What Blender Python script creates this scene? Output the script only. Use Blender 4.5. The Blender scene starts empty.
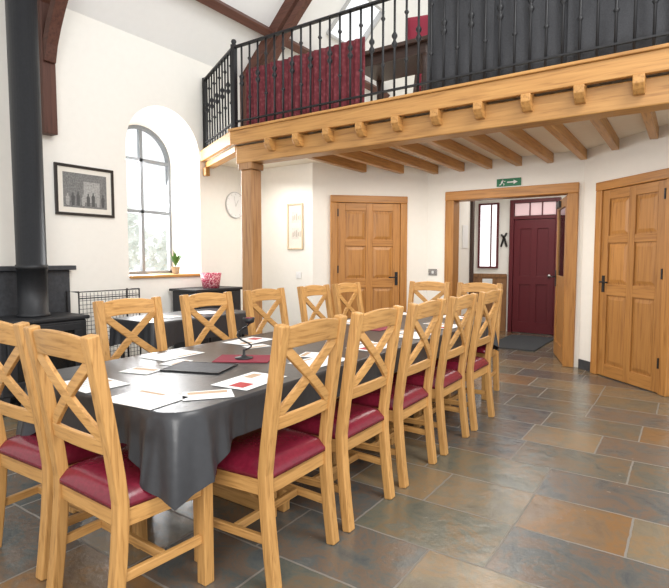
import bpy, bmesh, math, random
from mathutils import Vector, Matrix
random.seed(7)
S=bpy.context.scene; C=S.collection
PI=math.pi
# ------------------------------------------------------------------ camera
FPX=521.0; PITCH=math.radians(-3.95); TH=math.radians(34.3); CH=1.3
Fh=Vector((-math.sin(TH),math.cos(TH),0)); Rv=Vector((math.cos(TH),math.sin(TH),0))
fwd=Fh*math.cos(PITCH)+Vector((0,0,math.sin(PITCH)))
upv=-Fh*math.sin(PITCH)+Vector((0,0,math.cos(PITCH)))
cd=bpy.data.cameras.new('camera'); cam=bpy.data.objects.new('camera',cd); C.objects.link(cam)
cd.sensor_fit='HORIZONTAL'; cd.sensor_width=36; cd.lens=FPX/669*36; cd.clip_start=.02
M=Matrix((( Rv.x,upv.x,-fwd.x,0),(Rv.y,upv.y,-fwd.y,0),(Rv.z,upv.z,-fwd.z,CH),(0,0,0,1)))
cam.matrix_world=M; S.camera=cam
def ray(px,py): return fwd+Rv*((px-334.5)/FPX)+upv*((294-py)/FPX)
def hz(px,py,z): d=ray(px,py); return Vector((0,0,CH))+d*((z-CH)/d.z)
def hx(px,py,x): d=ray(px,py); return Vector((0,0,CH))+d*(x/d.x)
def hy(px,py,y): d=ray(px,py); return Vector((0,0,CH))+d*(y/d.y)

# ------------------------------------------------------------------ materials
def nm(name):
    m=bpy.data.materials.new(name); m.use_nodes=True
    return m,m.node_tree,m.node_tree.nodes['Principled BSDF']
def setramp(r,stops):
    e=r.color_ramp.elements
    while len(e)<len(stops): e.new(.5)
    for el,(p,c) in zip(e,stops): el.position=p; el.color=(*c,1)
def coords(nt,scale):
    tc=nt.nodes.new('ShaderNodeTexCoord'); mp=nt.nodes.new('ShaderNodeMapping')
    mp.inputs['Scale'].default_value=scale; nt.links.new(tc.outputs['Object'],mp.inputs['Vector']); return mp.outputs['Vector']
def plain(name,col,rough=.5,metal=0,var=.06,scale=9,bump=0,coat=0,emit=0):
    m,nt,b=nm(name)
    v=coords(nt,(scale,)*3); n=nt.nodes.new('ShaderNodeTexNoise'); n.inputs['Detail'].default_value=4
    nt.links.new(v,n.inputs['Vector']); r=nt.nodes.new('ShaderNodeValToRGB')
    setramp(r,[(.3,tuple(c*(1-var) for c in col)),(.7,tuple(min(1,c*(1+var)) for c in col))])
    nt.links.new(n.outputs['Fac'],r.inputs['Fac']); nt.links.new(r.outputs['Color'],b.inputs['Base Color'])
    b.inputs['Roughness'].default_value=rough; b.inputs['Metallic'].default_value=metal
    if coat: b.inputs['Coat Weight'].default_value=coat
    if emit: b.inputs['Emission Color'].default_value=(*col,1); b.inputs['Emission Strength'].default_value=emit
    if bump:
        bp=nt.nodes.new('ShaderNodeBump'); bp.inputs['Strength'].default_value=bump; bp.inputs['Distance'].default_value=.01
        nt.links.new(n.outputs['Fac'],bp.inputs['Height']); nt.links.new(bp.outputs['Normal'],b.inputs['Normal'])
    return m
def wood(name,c1,c2,ax,rough=.42,s=26):
    m,nt,b=nm(name); s=s*1.7; sc=[s,s,s]; sc['xyz'.index(ax)]=s*.06
    v=coords(nt,sc); n=nt.nodes.new('ShaderNodeTexNoise'); n.inputs['Detail'].default_value=6; n.inputs['Distortion'].default_value=.6
    n.inputs['Scale'].default_value=2.0
    nt.links.new(v,n.inputs['Vector']); r=nt.nodes.new('ShaderNodeValToRGB')
    mid=tuple((a+d)/2 for a,d in zip(c1,c2)); setramp(r,[(.30,tuple(x*.82 for x in c1)),(.46,mid),(.70,c2)])
    nt.links.new(n.outputs['Fac'],r.inputs['Fac'])
    oi=nt.nodes.new('ShaderNodeObjectInfo'); hs=nt.nodes.new('ShaderNodeHueSaturation')
    mr=nt.nodes.new('ShaderNodeMapRange'); mr.inputs['To Min'].default_value=.9; mr.inputs['To Max'].default_value=1.08
    nt.links.new(oi.outputs['Random'],mr.inputs['Value']); nt.links.new(mr.outputs['Result'],hs.inputs['Value'])
    nt.links.new(r.outputs['Color'],hs.inputs['Color']); nt.links.new(hs.outputs['Color'],b.inputs['Base Color'])
    b.inputs['Roughness'].default_value=rough
    bp=nt.nodes.new('ShaderNodeBump'); bp.inputs['Strength'].default_value=.08; bp.inputs['Distance'].default_value=.004
    nt.links.new(n.outputs['Fac'],bp.inputs['Height']); nt.links.new(bp.outputs['Normal'],b.inputs['Normal'])
    return m
OC=((.42,.205,.058),(.60,.33,.112))
OAK={a:wood('oak_'+a,*OC,a) for a in 'xyz'}
BC=((.40,.185,.050),(.55,.29,.090))
BEAM={a:wood('beam_oak_'+a,*BC,a,s=14) for a in 'xyz'}
DC=((.36,.150,.033),(.49,.23,.060))
DOORW={a:wood('door_oak_'+a,*DC,a,s=12) for a in 'xyz'}
POSTW=wood('post_brown',(.26,.125,.045),(.40,.21,.085),'z',s=14)
TRUSS={a:wood('truss_brown_'+a,(.072,.024,.015),(.12,.045,.028),a,rough=.6,s=12) for a in 'xyz'}
DARKW=wood('dark_wood',(.03,.014,.01),(.06,.03,.02),'x',rough=.4)
DADO=wood('dado_oak',(.22,.10,.04),(.33,.165,.07),'z',s=14)
WALL=plain('white_plaster',(.89,.865,.805),.85,var=.012,scale=3,bump=.05)
CEIL=plain('ceiling_white',(.88,.88,.87),.9,var=.01,scale=3)
SOFF=plain('soffit_cream',(.86,.80,.68),.85,var=.02,scale=3)
MAROON=plain('maroon_leather',(.165,.010,.026),.26,var=.15,scale=12,bump=.05)
VINYL=plain('black_vinyl',(.034,.035,.039),.34,var=.08,scale=7,bump=.10)
BLACK=plain('black_metal',(.018,.018,.02),.45,.3,var=.1)
STOVE=plain('stove_black',(.022,.023,.026),.5,.2,var=.12)
SLATE=plain('slate_dark',(.045,.048,.055),.6,var=.25,scale=6,bump=.2)
CHAR=plain('charcoal_cloth',(.045,.046,.051),.85,var=.2,scale=20,bump=.2)
PAPER=plain('paper_white',(.86,.86,.85),.7,var=.02)
MOUNT=plain('mount_beige',(.80,.76,.68),.8,var=.02)
PRED=plain('print_red',(.42,.04,.04),.7); PGREY=plain('print_grey',(.5,.5,.5),.7); PTAN=plain('print_tan',(.50,.34,.22),.7)
PPALE=plain('print_pale',(.70,.66,.60),.7); PMID=plain('print_sepia',(.42,.36,.30),.7,var=.2,scale=30)
REDMAT=plain('red_mat',(.22,.010,.03),.75,var=.1,scale=40)
REDP=plain('red_paint',(.105,.006,.012),.45,var=.06)
GREYF=plain('window_grey',(.20,.215,.23),.5)
WHITE=plain('white_plastic',(.85,.85,.84),.4,var=.01)
DAYL=plain('daylight_glow_glass',(.95,.98,1),.3,var=.0,emit=1.0)  # pane glows by itself in place of daylight from outside
PINKL=plain('pinkish_glow_glass',(.80,.58,.60),.3,var=.02,emit=.25)  # pink glass with added glow imitating daylight behind the fanlight
GREEN=plain('sign_green',(.0,.16,.06),.4,var=.02)
LEAF=plain('leaf_green',(.05,.16,.03),.5,var=.3)
TREEG=plain('tree_overexposed',(.78,.82,.76),.9,var=.08,scale=4)  # leaf colour bleached near white to imitate overexposed daylight
TERRA=plain('pot_grey',(.5,.5,.48),.6)
CHROME=plain('steel',(.5,.5,.5),.25,1)
CLKR=plain('clock_rim',(.58,.58,.57),.4)
MATG=plain('grey_mat',(.04,.044,.05),.95,var=.2,scale=60)
PHOTO1=plain('photo_light',(.36,.355,.34),.6,var=.3,scale=14); PHOTO2=plain('photo_mid',(.19,.19,.185),.6,var=.45,scale=22); PHOTO3=plain('photo_dark',(.09,.09,.09),.6,var=.4,scale=40)
FRAMED=plain('frame_dark',(.02,.016,.014),.4); FRAMEL=wood('frame_light',(.58,.45,.29),(.70,.57,.40),'z')
m,nt,b=nm('glass_pane'); b.inputs['Base Color'].default_value=(.9,.95,1,1); b.inputs['Alpha'].default_value=.12; b.inputs['Roughness'].default_value=.05; GLASS=m
m,nt,b=nm('stove_glass'); b.inputs['Base Color'].default_value=(.01,.01,.01,1); b.inputs['Roughness'].default_value=.08; DGLASS=m
def floral():
    m,nt,b=nm('red_floral'); v=coords(nt,(15,15,15)); n=nt.nodes.new('ShaderNodeTexVoronoi'); nt.links.new(v,n.inputs['Vector'])
    r=nt.nodes.new('ShaderNodeValToRGB'); r.color_ramp.interpolation='CONSTANT'
    setramp(r,[(0,(.85,.75,.72)),(.36,(.55,.03,.10)),(.60,(.28,.01,.04))]); nt.links.new(n.outputs['Distance'],r.inputs['Fac']); nt.links.new(r.outputs['Color'],b.inputs['Base Color']); return m
FLORAL=floral()
def redfab():
    m,nt,b=nm('red_woven'); v=coords(nt,(1,1,1))
    w=nt.nodes.new('ShaderNodeTexVoronoi'); w.inputs['Scale'].default_value=26; nt.links.new(v,w.inputs['Vector'])
    r=nt.nodes.new('ShaderNodeValToRGB'); setramp(r,[(.15,(.24,.060,.07)),(.45,(.18,.026,.036)),(.8,(.14,.018,.026))])
    nt.links.new(w.outputs['Distance'],r.inputs['Fac']); nt.links.new(r.outputs['Color'],b.inputs['Base Color']); b.inputs['Roughness'].default_value=.85; return m
REDFAB=redfab()
def slatefloor():
    m,nt,b=nm('slate_tiles'); L=nt.links.new; N=nt.nodes.new
    v=coords(nt,(1,1,1))
    nz=N('ShaderNodeTexNoise'); nz.inputs['Scale'].default_value=14; nz.inputs['Detail'].default_value=3; L(v,nz.inputs['Vector'])
    vm=N('ShaderNodeVectorMath'); vm.operation='MULTIPLY_ADD'; vm.inputs[1].default_value=(.009,.009,0); L(nz.outputs['Color'],vm.inputs[0]); L(v,vm.inputs[2])
    br=N('ShaderNodeTexBrick'); br.offset=.38; br.offset_frequency=2; br.squash=.72; br.squash_frequency=3
    for k,x in (('Scale',1),('Mortar Size',.0055),('Mortar Smooth',.2),('Bias',0),('Brick Width',.66),('Row Height',.42)): br.inputs[k].default_value=x
    br.inputs['Color1'].default_value=(0,0,0,1); br.inputs['Color2'].default_value=(1,1,1,1); br.inputs['Mortar'].default_value=(.5,.5,.5,1)
    L(vm.outputs[0],br.inputs['Vector'])
    r=N('ShaderNodeValToRGB'); r.color_ramp.interpolation='CONSTANT'
    setramp(r,[(0,(.075,.090,.100)),(.14,(.19,.165,.115)),(.27,(.095,.108,.095)),(.40,(.21,.115,.050)),(.50,(.12,.125,.095)),(.62,(.090,.100,.105)),(.74,(.22,.175,.11)),(.86,(.070,.080,.090))])
    L(br.outputs['Color'],r.inputs['Fac'])
    vo=N('ShaderNodeVectorMath'); vo.operation='MULTIPLY_ADD'; vo.inputs[1].default_value=(9,5,3); L(br.outputs['Color'],vo.inputs[0]); L(v,vo.inputs[2])
    n2=N('ShaderNodeTexNoise'); n2.inputs['Scale'].default_value=5; n2.inputs['Detail'].default_value=10; n2.inputs['Roughness'].default_value=.74; n2.inputs['Distortion'].default_value=.5; L(vo.outputs[0],n2.inputs['Vector'])
    r2=N('ShaderNodeValToRGB'); setramp(r2,[(.34,(.045,.055,.062)),(.46,(.125,.125,.10)),(.55,(.23,.12,.045)),(.64,(.095,.11,.105)),(.76,(.32,.28,.20))]); L(n2.outputs['Fac'],r2.inputs['Fac'])
    mx=N('ShaderNodeMix'); mx.data_type='RGBA'; mx.inputs[0].default_value=.44; L(r.outputs['Color'],mx.inputs[6]); L(r2.outputs['Color'],mx.inputs[7])
    mo=N('ShaderNodeMix'); mo.data_type='RGBA'; mo.inputs[7].default_value=(.20,.18,.155,1); L(br.outputs['Fac'],mo.inputs[0]); L(mx.outputs[2],mo.inputs[6])
    L(mo.outputs[2],b.inputs['Base Color'])
    n3=N('ShaderNodeTexNoise'); n3.inputs['Scale'].default_value=12; n3.inputs['Detail'].default_value=8; n3.inputs['Roughness'].default_value=.62; L(vo.outputs[0],n3.inputs['Vector'])
    mr=N('ShaderNodeMapRange'); mr.inputs['To Min'].default_value=.07; mr.inputs['To Max'].default_value=.36; L(n3.outputs['Fac'],mr.inputs['Value'])
    ad=N('ShaderNodeMath'); ad.operation='MULTIPLY_ADD'; ad.inputs[1].default_value=.4; L(br.outputs['Fac'],ad.inputs[0]); L(mr.outputs['Result'],ad.inputs[2]); L(ad.outputs[0],b.inputs['Roughness'])
    b.inputs['Specular IOR Level'].default_value=.75
    sb=N('ShaderNodeMath'); sb.operation='SUBTRACT'; L(n3.outputs['Fac'],sb.inputs[0]); L(br.outputs['Fac'],sb.inputs[1])
    bp=N('ShaderNodeBump'); bp.inputs['Strength'].default_value=.38; bp.inputs['Distance'].default_value=.010; L(sb.outputs[0],bp.inputs['Height']); L(bp.outputs['Normal'],b.inputs['Normal'])
    return m
FLOORM=slatefloor()

# ------------------------------------------------------------------ mesh builder
class MB:
    def __init__(s): s.v=[]; s.f=[]; s.sm=[]; s.mi=[]
    def add(s,vs,fs,smooth=False,mi=0):
        o=len(s.v); s.v+= [Vector(p) for p in vs]
        for f in fs: s.f.append([i+o for i in f]); s.sm.append(smooth); s.mi.append(mi)
        return s
    def box(s,x0,x1,y0,y1,z0,z1,mi=0):
        v=[(x,y,z) for z in (z0,z1) for y in (y0,y1) for x in (x0,x1)]
        return s.add(v,[(0,2,3,1),(4,5,7,6),(0,1,5,4),(2,6,7,3),(0,4,6,2),(1,3,7,5)],False,mi)
    def sweep(s,pts,w,t,nrm,mi=0,smooth=False):
        pts=[Vector(p) for p in pts]; n=len(pts); vs=[]; nrm=Vector(nrm)
        for i,p in enumerate(pts):
            tg=(pts[min(i+1,n-1)]-pts[max(i-1,0)]).normalized()
            sd=tg.cross(nrm).normalized(); n2=sd.cross(tg).normalized()
            for a,c in ((-1,-1),(1,-1),(1,1),(-1,1)): vs.append(p+sd*(a*w/2)+n2*(c*t/2))
        fs=[(0,1,2,3),tuple(4*(n-1)+k for k in (3,2,1,0))]
        for i in range(n-1):
            for k in range(4):
                a=4*i+k; c=4*i+(k+1)%4; fs.append((a,c,c+4,a+4))
        return s.add(vs,fs,smooth,mi)
    def tube(s,pts,r,n=8,mi=0,closed=False):
        pts=[Vector(p) for p in pts]; k=len(pts); vs=[]
        rr=r if isinstance(r,(list,tuple)) else [r]*k
        for i,p in enumerate(pts):
            if closed: tg=(pts[(i+1)%k]-pts[i-1]).normalized()
            else: tg=(pts[min(i+1,k-1)]-pts[max(i-1,0)]).normalized()
            u=Vector((0,0,1)) if abs(tg.z)<.9 else Vector((1,0,0))
            a=tg.cross(u).normalized(); c=a.cross(tg)
            for j in range(n):
                an=2*PI*j/n; vs.append(p+(a*math.cos(an)+c*math.sin(an))*rr[i])
        fs=[]
        for i in range(k if closed else k-1):
            for j in range(n):
                i2=(i+1)%k; fs.append((i*n+j,i*n+(j+1)%n,i2*n+(j+1)%n,i2*n+j))
        s.add(vs,fs,True,mi)
        if not closed:
            o=len(s.v)-k*n; s.f.append([o+j for j in range(n)]); s.sm.append(False); s.mi.append(mi)
            s.f.append([o+(k-1)*n+j for j in range(n)]); s.sm.append(False); s.mi.append(mi)
        return s
    def lathe(s,prof,c=(0,0,0),n=24,mi=0,smooth=True,axis='z',caps=True):
        vs=[]; c=Vector(c)
        for r,z in prof:
            for j in range(n):
                an=2*PI*j/n; a,bb=r*math.cos(an),r*math.sin(an)
                vs.append(c+(Vector((a,bb,z)) if axis=='z' else Vector((z,a,bb)) if axis=='x' else Vector((a,z,bb))))
        fs=[(i*n+j,i*n+(j+1)%n,(i+1)*n+(j+1)%n,(i+1)*n+j) for i in range(len(prof)-1) for j in range(n)]
        o=len(s.v); s.add(vs,fs,smooth,mi)
        if caps:
            for i in (0,len(prof)-1):
                if prof[i][0]>1e-4: s.f.append([o+i*n+j for j in range(n)]); s.sm.append(False); s.mi.append(mi)
        return s
    def prism(s,poly,off,mi=0):
        poly=[Vector(p) for p in poly]; off=Vector(off); n=len(poly)
        return s.add(poly+[p+off for p in poly],[tuple(range(n)),tuple(range(2*n-1,n-1,-1))]+[(i,(i+1)%n,(i+1)%n+n,i+n) for i in range(n)],False,mi)
    def quad(s,a,b,c,d,mi=0): return s.add([a,b,c,d],[(0,1,2,3)],False,mi)
    def build(s,name,mats,parent=None,bevel=0,rec=False,seg=2,subsurf=0,solid=0):
        if not isinstance(mats,(list,tuple)): mats=[mats]
        loc=Vector((0,0,0))
        if rec:
            mn=Vector([min(v[i] for v in s.v) for i in range(3)]); mx=Vector([max(v[i] for v in s.v) for i in range(3)])
            loc=Vector(((mn.x+mx.x)/2,(mn.y+mx.y)/2,mn.z))
        me=bpy.data.meshes.new(name); me.from_pydata([v-loc for v in s.v],[],s.f)
        for mm in mats: me.materials.append(mm)
        for p,a,k in zip(me.polygons,s.sm,s.mi): p.use_smooth=a; p.material_index=k
        bm=bmesh.new(); bm.from_mesh(me); bmesh.ops.recalc_face_normals(bm,faces=bm.faces); bm.to_mesh(me); bm.free()
        o=bpy.data.objects.new(name,me); C.objects.link(o); o.location=loc
        if parent: o.parent=parent
        if solid:
            d=o.modifiers.new('solid','SOLIDIFY'); d.thickness=solid
        if bevel:
            d=o.modifiers.new('bevel','BEVEL'); d.width=bevel; d.segments=seg; d.limit_method='ANGLE'; d.angle_limit=.6
        if subsurf:
            d=o.modifiers.new('sub','SUBSURF'); d.levels=subsurf; d.render_levels=subsurf
        return o
def tag(o,label=None,cat=None,group=None,kind=None):
    if label: o['label']=label
    if cat: o['category']=cat
    if group: o['group']=group
    if kind: o['kind']=kind
    return o
def empty(name,loc=(0,0,0),rz=0,label=None,cat=None,group=None,kind=None):
    o=bpy.data.objects.new(name,None); C.objects.link(o); o.location=loc; o.rotation_euler=(0,0,rz); o.empty_display_size=.1
    return tag(o,label,cat,group,kind)
def copy_tree(o,parent=None):
    c=o.copy(); C.objects.link(c)
    if parent: c.parent=parent
    for ch in [x for x in ALLCH.get(o.name,[])]: copy_tree(ch,c)
    return c
ALLCH={}
def index_children(o):
    def rec(x):
        ALLCH[x.name]=[y for y in bpy.data.objects if y.parent==x]
        for y in ALLCH[x.name]: rec(y)
    rec(o)
def st(o): o['kind']='structure'; return o

# ------------------------------------------------------------------ room shell
XL=-5.27; YB=6.7; YL=5.57; ZS=2.55; EZ=3.8; GY=8.6; DECK=2.67
st(MB().box(XL-.5,3.2,-2.5,9.6,-.12,0).build('floor',FLOORM))
Y0,Y1,WZ0,WZS=3.58,4.64,1.07,2.57; YC=(Y0+Y1)/2; RO=(Y1-Y0)/2
def prof(yc,r,z0,zs,n=24):
    return [(yc-r,z0)]+[(yc-r*math.cos(PI*i/n),zs+r*math.sin(PI*i/n)) for i in range(n+1)]+[(yc+r,z0)]
po=prof(YC,RO,WZ0,WZS); pi_=prof(YC-.02,.43,WZ0+.03,2.5)
w=MB()
def wq(y0,y1,z0,z1): w.quad((XL,y0,z0),(XL,y1,z0),(XL,y1,z1),(XL,y0,z1))
wq(-2.5,Y0,0,EZ+.02); wq(Y1,GY,0,EZ+.02); wq(Y0,Y1,0,WZ0)
for (a,za),(c,zc) in zip(po[1:-2],po[2:-1]):
    w.quad((XL,a,za),(XL,c,zc),(XL,c,EZ+.02),(XL,a,EZ+.02))
XW=XL-.46
for i in range(len(po)-1):
    w.add([(XL,*po[i]),(XL,*po[i+1]),(XW,*pi_[i+1]),(XW,*pi_[i])],[(0,1,2,3)],False)
w.quad((XL,Y0,WZ0),(XL,Y1,WZ0),(XW,pi_[-1][0],WZ0+.03),(XW,pi_[0][0],WZ0+.03))
st(w.build('wall_left',WALL))
# window
win=empty('window_1',(XW,YC-.02,WZ0+.03),kind='structure')
q=[(0,y-(YC-.02),z-(WZ0+.03)) for y,z in pi_]
f=MB(); f.sweep(q,.06,.06,(1,0,0)); f.sweep([q[0],q[-1]],.07,.06,(1,0,0)); f.build('window_frame',GREYF,win)
MB().sweep([(0,0,0),(0,0,1.80)],.04,.05,(1,0,0)).build('mullion',GREYF,win)
for zz in (.78,1.42): MB().sweep([(0,-.42,zz),(0,.42,zz)],.04,.05,(1,0,0)).build('transom',GREYF,win)
g=MB(); g.add([(-.012,y,z) for _,y,z in q],[tuple(range(len(q)))]); g.build('pane',GLASS,win)
st(MB().box(XL-.45,XL+.035,Y0+.005,Y1-.01,WZ0-.005,WZ0+.028).build('window_sill',BEAM['y'],bevel=.006)).name='trim_1'
# roof slope with a skylight opening
def rz_(x): return EZ+(x-XL)
c=MB(); hx0,hx1,hy0,hy1=-4.5,-4.02,6.4,7.2; RX=-2.04
def cq(x0,x1,y0,y1): c.quad((x0,y0,rz_(x0)),(x1,y0,rz_(x1)),(x1,y1,rz_(x1)),(x0,y1,rz_(x0)))
cq(XL,hx0,-2.5,GY); cq(hx1,RX,-2.5,GY); cq(hx0,hx1,-2.5,hy0); cq(hx0,hx1,hy1,GY)
st(c.build('ceiling',CEIL))
sk=MB()
for (a,bb) in (((hx0,hy0),(hx1,hy0)),((hx1,hy0),(hx1,hy1)),((hx1,hy1),(hx0,hy1)),((hx0,hy1),(hx0,hy0))):
    sk.sweep([(a[0],a[1],rz_(a[0])),(bb[0],bb[1],rz_(bb[0]))],.035,.08,(1,0,-1))
st(sk.build('window_2',PGREY))
# gable end (above the balcony) and lower walls
gw=MB(); gw.prism([(XL,GY,DECK),(1.2,GY,DECK),(1.2,GY,EZ),(RX,GY,rz_(RX)),(XL,GY,EZ)],(0,.15,0)); st(gw.build('wall_gable',WALL))
def wallseg(name,A,B,z0,z1,t,openings=None):
    A=Vector((*A,0)); B=Vector((*B,0)); L=(B-A).length; ang=math.atan2(B.y-A.y,B.x-A.x)
    o=MB()
    if not openings: o.box(0,L,0,t,z0,z1)
    else:
        u0,u1,h=openings; o.box(0,u0,0,t,z0,z1); o.box(u1,L,0,t,z0,z1); o.box(u0,u1,0,t,h,z1)
    ob=o.build(name,WALL); ob.location=A; ob.rotation_euler=(0,0,ang); return st(ob)
wallseg('wall_back_left',(XL,YL),(-4.15,YL),0,ZS,.14)
wallseg('wall_angled_left',(-4.15,YL),(-3.02,YB),0,ZS,.12)
wallseg('wall_back',(-3.02,YB),(-1.06,YB),0,ZS,.14,(.36,1.84,2.09))
wallseg('wall_angled_right',(-1.06,YB),(.07,YL),0,ZS,.12)
wallseg('wall_back_right',(.07,YL),(2.0,YL),0,ZS,.14)
# balcony deck
BY=4.12; EL=(-5.27,4.66); ECx=-4.17
dk=MB(); dk.prism([(EL[0],EL[1],ZS),(ECx,BY+.1,ZS),(2.0,BY+.1,ZS),(2.0,GY+.9,ZS),(XL,GY+.9,ZS)],(0,0,DECK-ZS-.005)); st(dk.build('floor',SOFF)).name='floor_balcony'
# vestibule
VY=9.3
def vwall(name,x0,x1,y0,y1,z0=0,z1=ZS): return st(MB().box(x0,x1,y0,y1,z0,z1).build(name,WALL))
vwall('wall_vestibule_left',-3.45,-3.32,YB+.14,VY); vwall('wall_vestibule_right',-.72,-.6,YB+.14,VY); vwall('wall_vestibule_back',-3.45,-.6,VY,VY+.15)
vwall('wall_vestibule_inner',-2.72,-2.64,YB+.172,7.33)
st(MB().box(-2.73,-2.60,7.331,7.40,0,2.2).build('trim_5',DARKW))
for k,(x0,x1) in enumerate(((-3.32,-2.66),(-1.82,-.72))):
    d=MB(); d.box(x0,x1,VY-.03,VY-.001,.0,1.0); d.box(x0,x1,VY-.05,VY-.031,.96,1.02)
    n=int((x1-x0)/.11)
    for i in range(1,n): d.box(x0+i*.11-.004,x0+i*.11+.004,VY-.034,VY-.03,.1,.96)
    st(d.build('trim_%d'%(k+2),DADO))
# baseboards (slate)
def skirt(name,A,B,h=.11):
    A=Vector((*A,0)); B=Vector((*B,0)); ang=math.atan2(B.y-A.y,B.x-A.x)
    o=MB().box(0,(B-A).length,-.02,-.001,0,h).build(name,SLATE,bevel=.003); o.location=A; o.rotation_euler=(0,0,ang); st(o)
skirt('baseboard_angled_left',(-4.15,YL),(-4.0,5.72)); skirt('baseboard_left',(XL,YL),(-4.15,YL))
skirt('baseboard_back',(-3.0,YB),(-2.77,YB)); skirt('baseboard_angled_right',(-1.04,6.68),(-.875,6.515)); skirt('baseboard_back_right',(.07,YL),(2,YL))

# ------------------------------------------------------------------ doors
def lever(parent,x,y,z,sgn):
    h=MB(); h.box(x-.02,x+.02,y-.008,y,z-.09,z+.09); h.tube([(x,y-.008,z+.02),(x,y-.05,z+.02),(x+sgn*.03,y-.055,z+.02),(x+sgn*.12,y-.05,z+.018)],.009,8)
    h.build('handle',BLACK,parent)
def panel_door(name,cx,cy,rz,W=1.06,H=2.13,fr=.095,hs=1):
    d=empty(name,(cx,cy,0),rz,kind='structure'); w2=W/2
    f=MB(); f.box(-w2,-w2+fr,-.055,-.002,0,H-fr); f.box(w2-fr,w2,-.055,-.002,0,H-fr); f.build('frame',DOORW['z'],d,bevel=.008)
    MB().box(-w2,w2,-.06,-.002,H-fr,H).build('head',DOORW['x'],d,bevel=.008)
    a=-w2+fr+.004; e=w2-fr-.004; t0,t1=-.035,-.003; top=H-fr-.004
    rows=[(.14,.90),(1.02,1.46),(1.54,top-.10)]; st_=.10; mid=.045
    lf=empty('leaf',(0,0,0)); lf.parent=d
    body=MB(); body.box(a,e,-.018,t1,.008,top); 
    for x0,x1 in ((a,a+st_),(e-st_,e),(-mid,mid)): body.box(x0,x1,t0,-.019,.008,top)
    body.build('stiles',DOORW['z'],lf,bevel=.004)
    r=MB()
    zs=[.008]+[z for rr in rows for z in rr]+[top]
    for i in range(0,len(zs),2):
        for x0,x1 in ((a+st_,-mid),(mid,e-st_)): r.box(x0,x1,t0,-.019,zs[i],zs[i+1])
    r.build('rails',DOORW['x'],lf,bevel=.004)
    for z0,z1 in rows:
        for x0,x1 in ((a+st_,-mid),(mid,e-st_)):
            p=MB(); i=.016; k=.05
            o=[(x0+i,-.02,z0+i),(x1-i,-.02,z0+i),(x1-i,-.02,z1-i),(x0+i,-.02,z1-i)]
            n=[(x0+k,-.031,z0+k),(x1-k,-.031,z0+k),(x1-k,-.031,z1-k),(x0+k,-.031,z1-k)]
            p.add(o+n,[(4,5,6,7)]+[(j,(j+1)%4,(j+1)%4+4,j+4) for j in range(4)]); p.build('panel',DOORW['z'],lf)
    lever(d,hs*(e-.05),-.035,1.02,-hs)
    hg=MB()
    for z in (.25,1.1,1.85): hg.box(-hs*(e+.002)-.008,-hs*(e+.002)+.008,-.062,-.05,z,z+.1)
    hg.build('hinge',BLACK,d)
    return d
panel_door('door_1',-3.61,6.11,PI/4,hs=1)
panel_door('door_2',-.485,6.125,-PI/4,hs=-1)
# opening frame in the back wall
fr=empty('door_3',(0,0,0),kind='structure')
f=MB(); f.box(-2.745,-2.625,YB-.05,YB+.17,0,2.06); f.box(-1.225,-1.105,YB-.05,YB+.06,0,2.06); f.build('frame',DOORW['z'],fr,bevel=.008)
MB().box(-2.745,-1.105,YB-.055,YB+.17,2.06,2.18).build('head',DOORW['x'],fr,bevel=.008)
def open_leaf(px,py,ang,L):
    l=empty('leaf',(px,py,0),ang); l.parent=fr; t=.045
    b=MB(); b.box(0,.1,0,t,.01,2.05); b.box(L-.1,L,0,t,.01,2.05); b.box(.1,L-.1,0,t,.01,.2); b.box(.1,L-.1,0,t,.95,1.07); b.box(.1,L-.1,0,t,1.93,2.05); b.box(.1,L-.1,.012,t-.012,.2,.95)
    b.build('leaf_body',DOORW['z'],l,bevel=.004)
    MB().box(.1,L-.1,.015,t-.015,1.07,1.93).build('glazed_panel',DGLASS,l)
    h=MB(); h.box(L-.07,L-.03,t,t+.012,.92,1.14); h.tube([(L-.05,t+.012,1.05),(L-.05,t+.05,1.05),(L-.16,t+.05,1.05)],.009,8); h.build('handle',BLACK,l)
    MB().box(L-.34,L-.08,t,t+.03,1.95,2.03).build('door_closer',FRAMED,l)
open_leaf(-1.205,YB+.065,math.atan2(.70,-.235),.80)
o=MB().box(-.1,.1,-.004,0,-.16,.16).build('notice',[PAPER]); o.location=(-2.634,7.12,1.6); o.rotation_euler=(0,0,PI/2)
tag(o,'white paper notice on the lobby side wall just inside the wide doorway','notice')
# red front door
rd=empty('door_4',(-2.21,VY-.001,0),kind='structure')
f=MB(); f.box(-.41,-.34,-.07,0,0,2.3); f.box(.34,.41,-.07,0,0,2.3); f.box(-.34,.34,-.07,0,2.24,2.3); f.box(-.34,.34,-.07,0,1.96,2.02); f.build('frame',REDP,rd,bevel=.005)
b=MB(); b.box(-.335,.335,-.03,-.002,.01,1.955)
for x0,x1 in ((-.335,-.23),(.23,.335),(-.05,.05)): b.box(x0,x1,-.05,-.031,.01,1.955)
for z0,z1 in ((.01,.2),(.85,1.0),(1.8,1.955)): b.box(-.335,.335,-.0495,-.031,z0,z1)
b.build('leaf',REDP,rd,bevel=.004)
MB().box(-.33,.33,-.03,-.02,2.03,2.235).build('fanlight',PINKL,rd)
fb=MB(); fb.box(-.09,-.07,-.045,-.03,2.02,2.24); fb.box(.11,.13,-.045,-.03,2.02,2.24); fb.build('glazing_bar',REDP,rd)
MB().lathe([(0,-.08),(.03,-.075),(.03,-.05),(.012,-.05)],(.26,0,1.0),12,axis='y').build('handle',CHROME,rd)
# small window by it
wv=empty('window_3',(-3.0,VY-.001,1.12),kind='structure')
f=MB(); f.box(-.18,-.15,-.05,0,0,1.15); f.box(.15,.18,-.05,0,0,1.15); f.box(-.15,.15,-.05,0,0,.03); f.box(-.15,.15,-.05,0,1.12,1.15); f.box(.04,.06,-.045,0,.03,1.12); f.build('window_frame',REDP,wv)
MB().box(-.15,.15,-.02,-.012,.03,1.12).build('pane',DAYL,wv)
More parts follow.
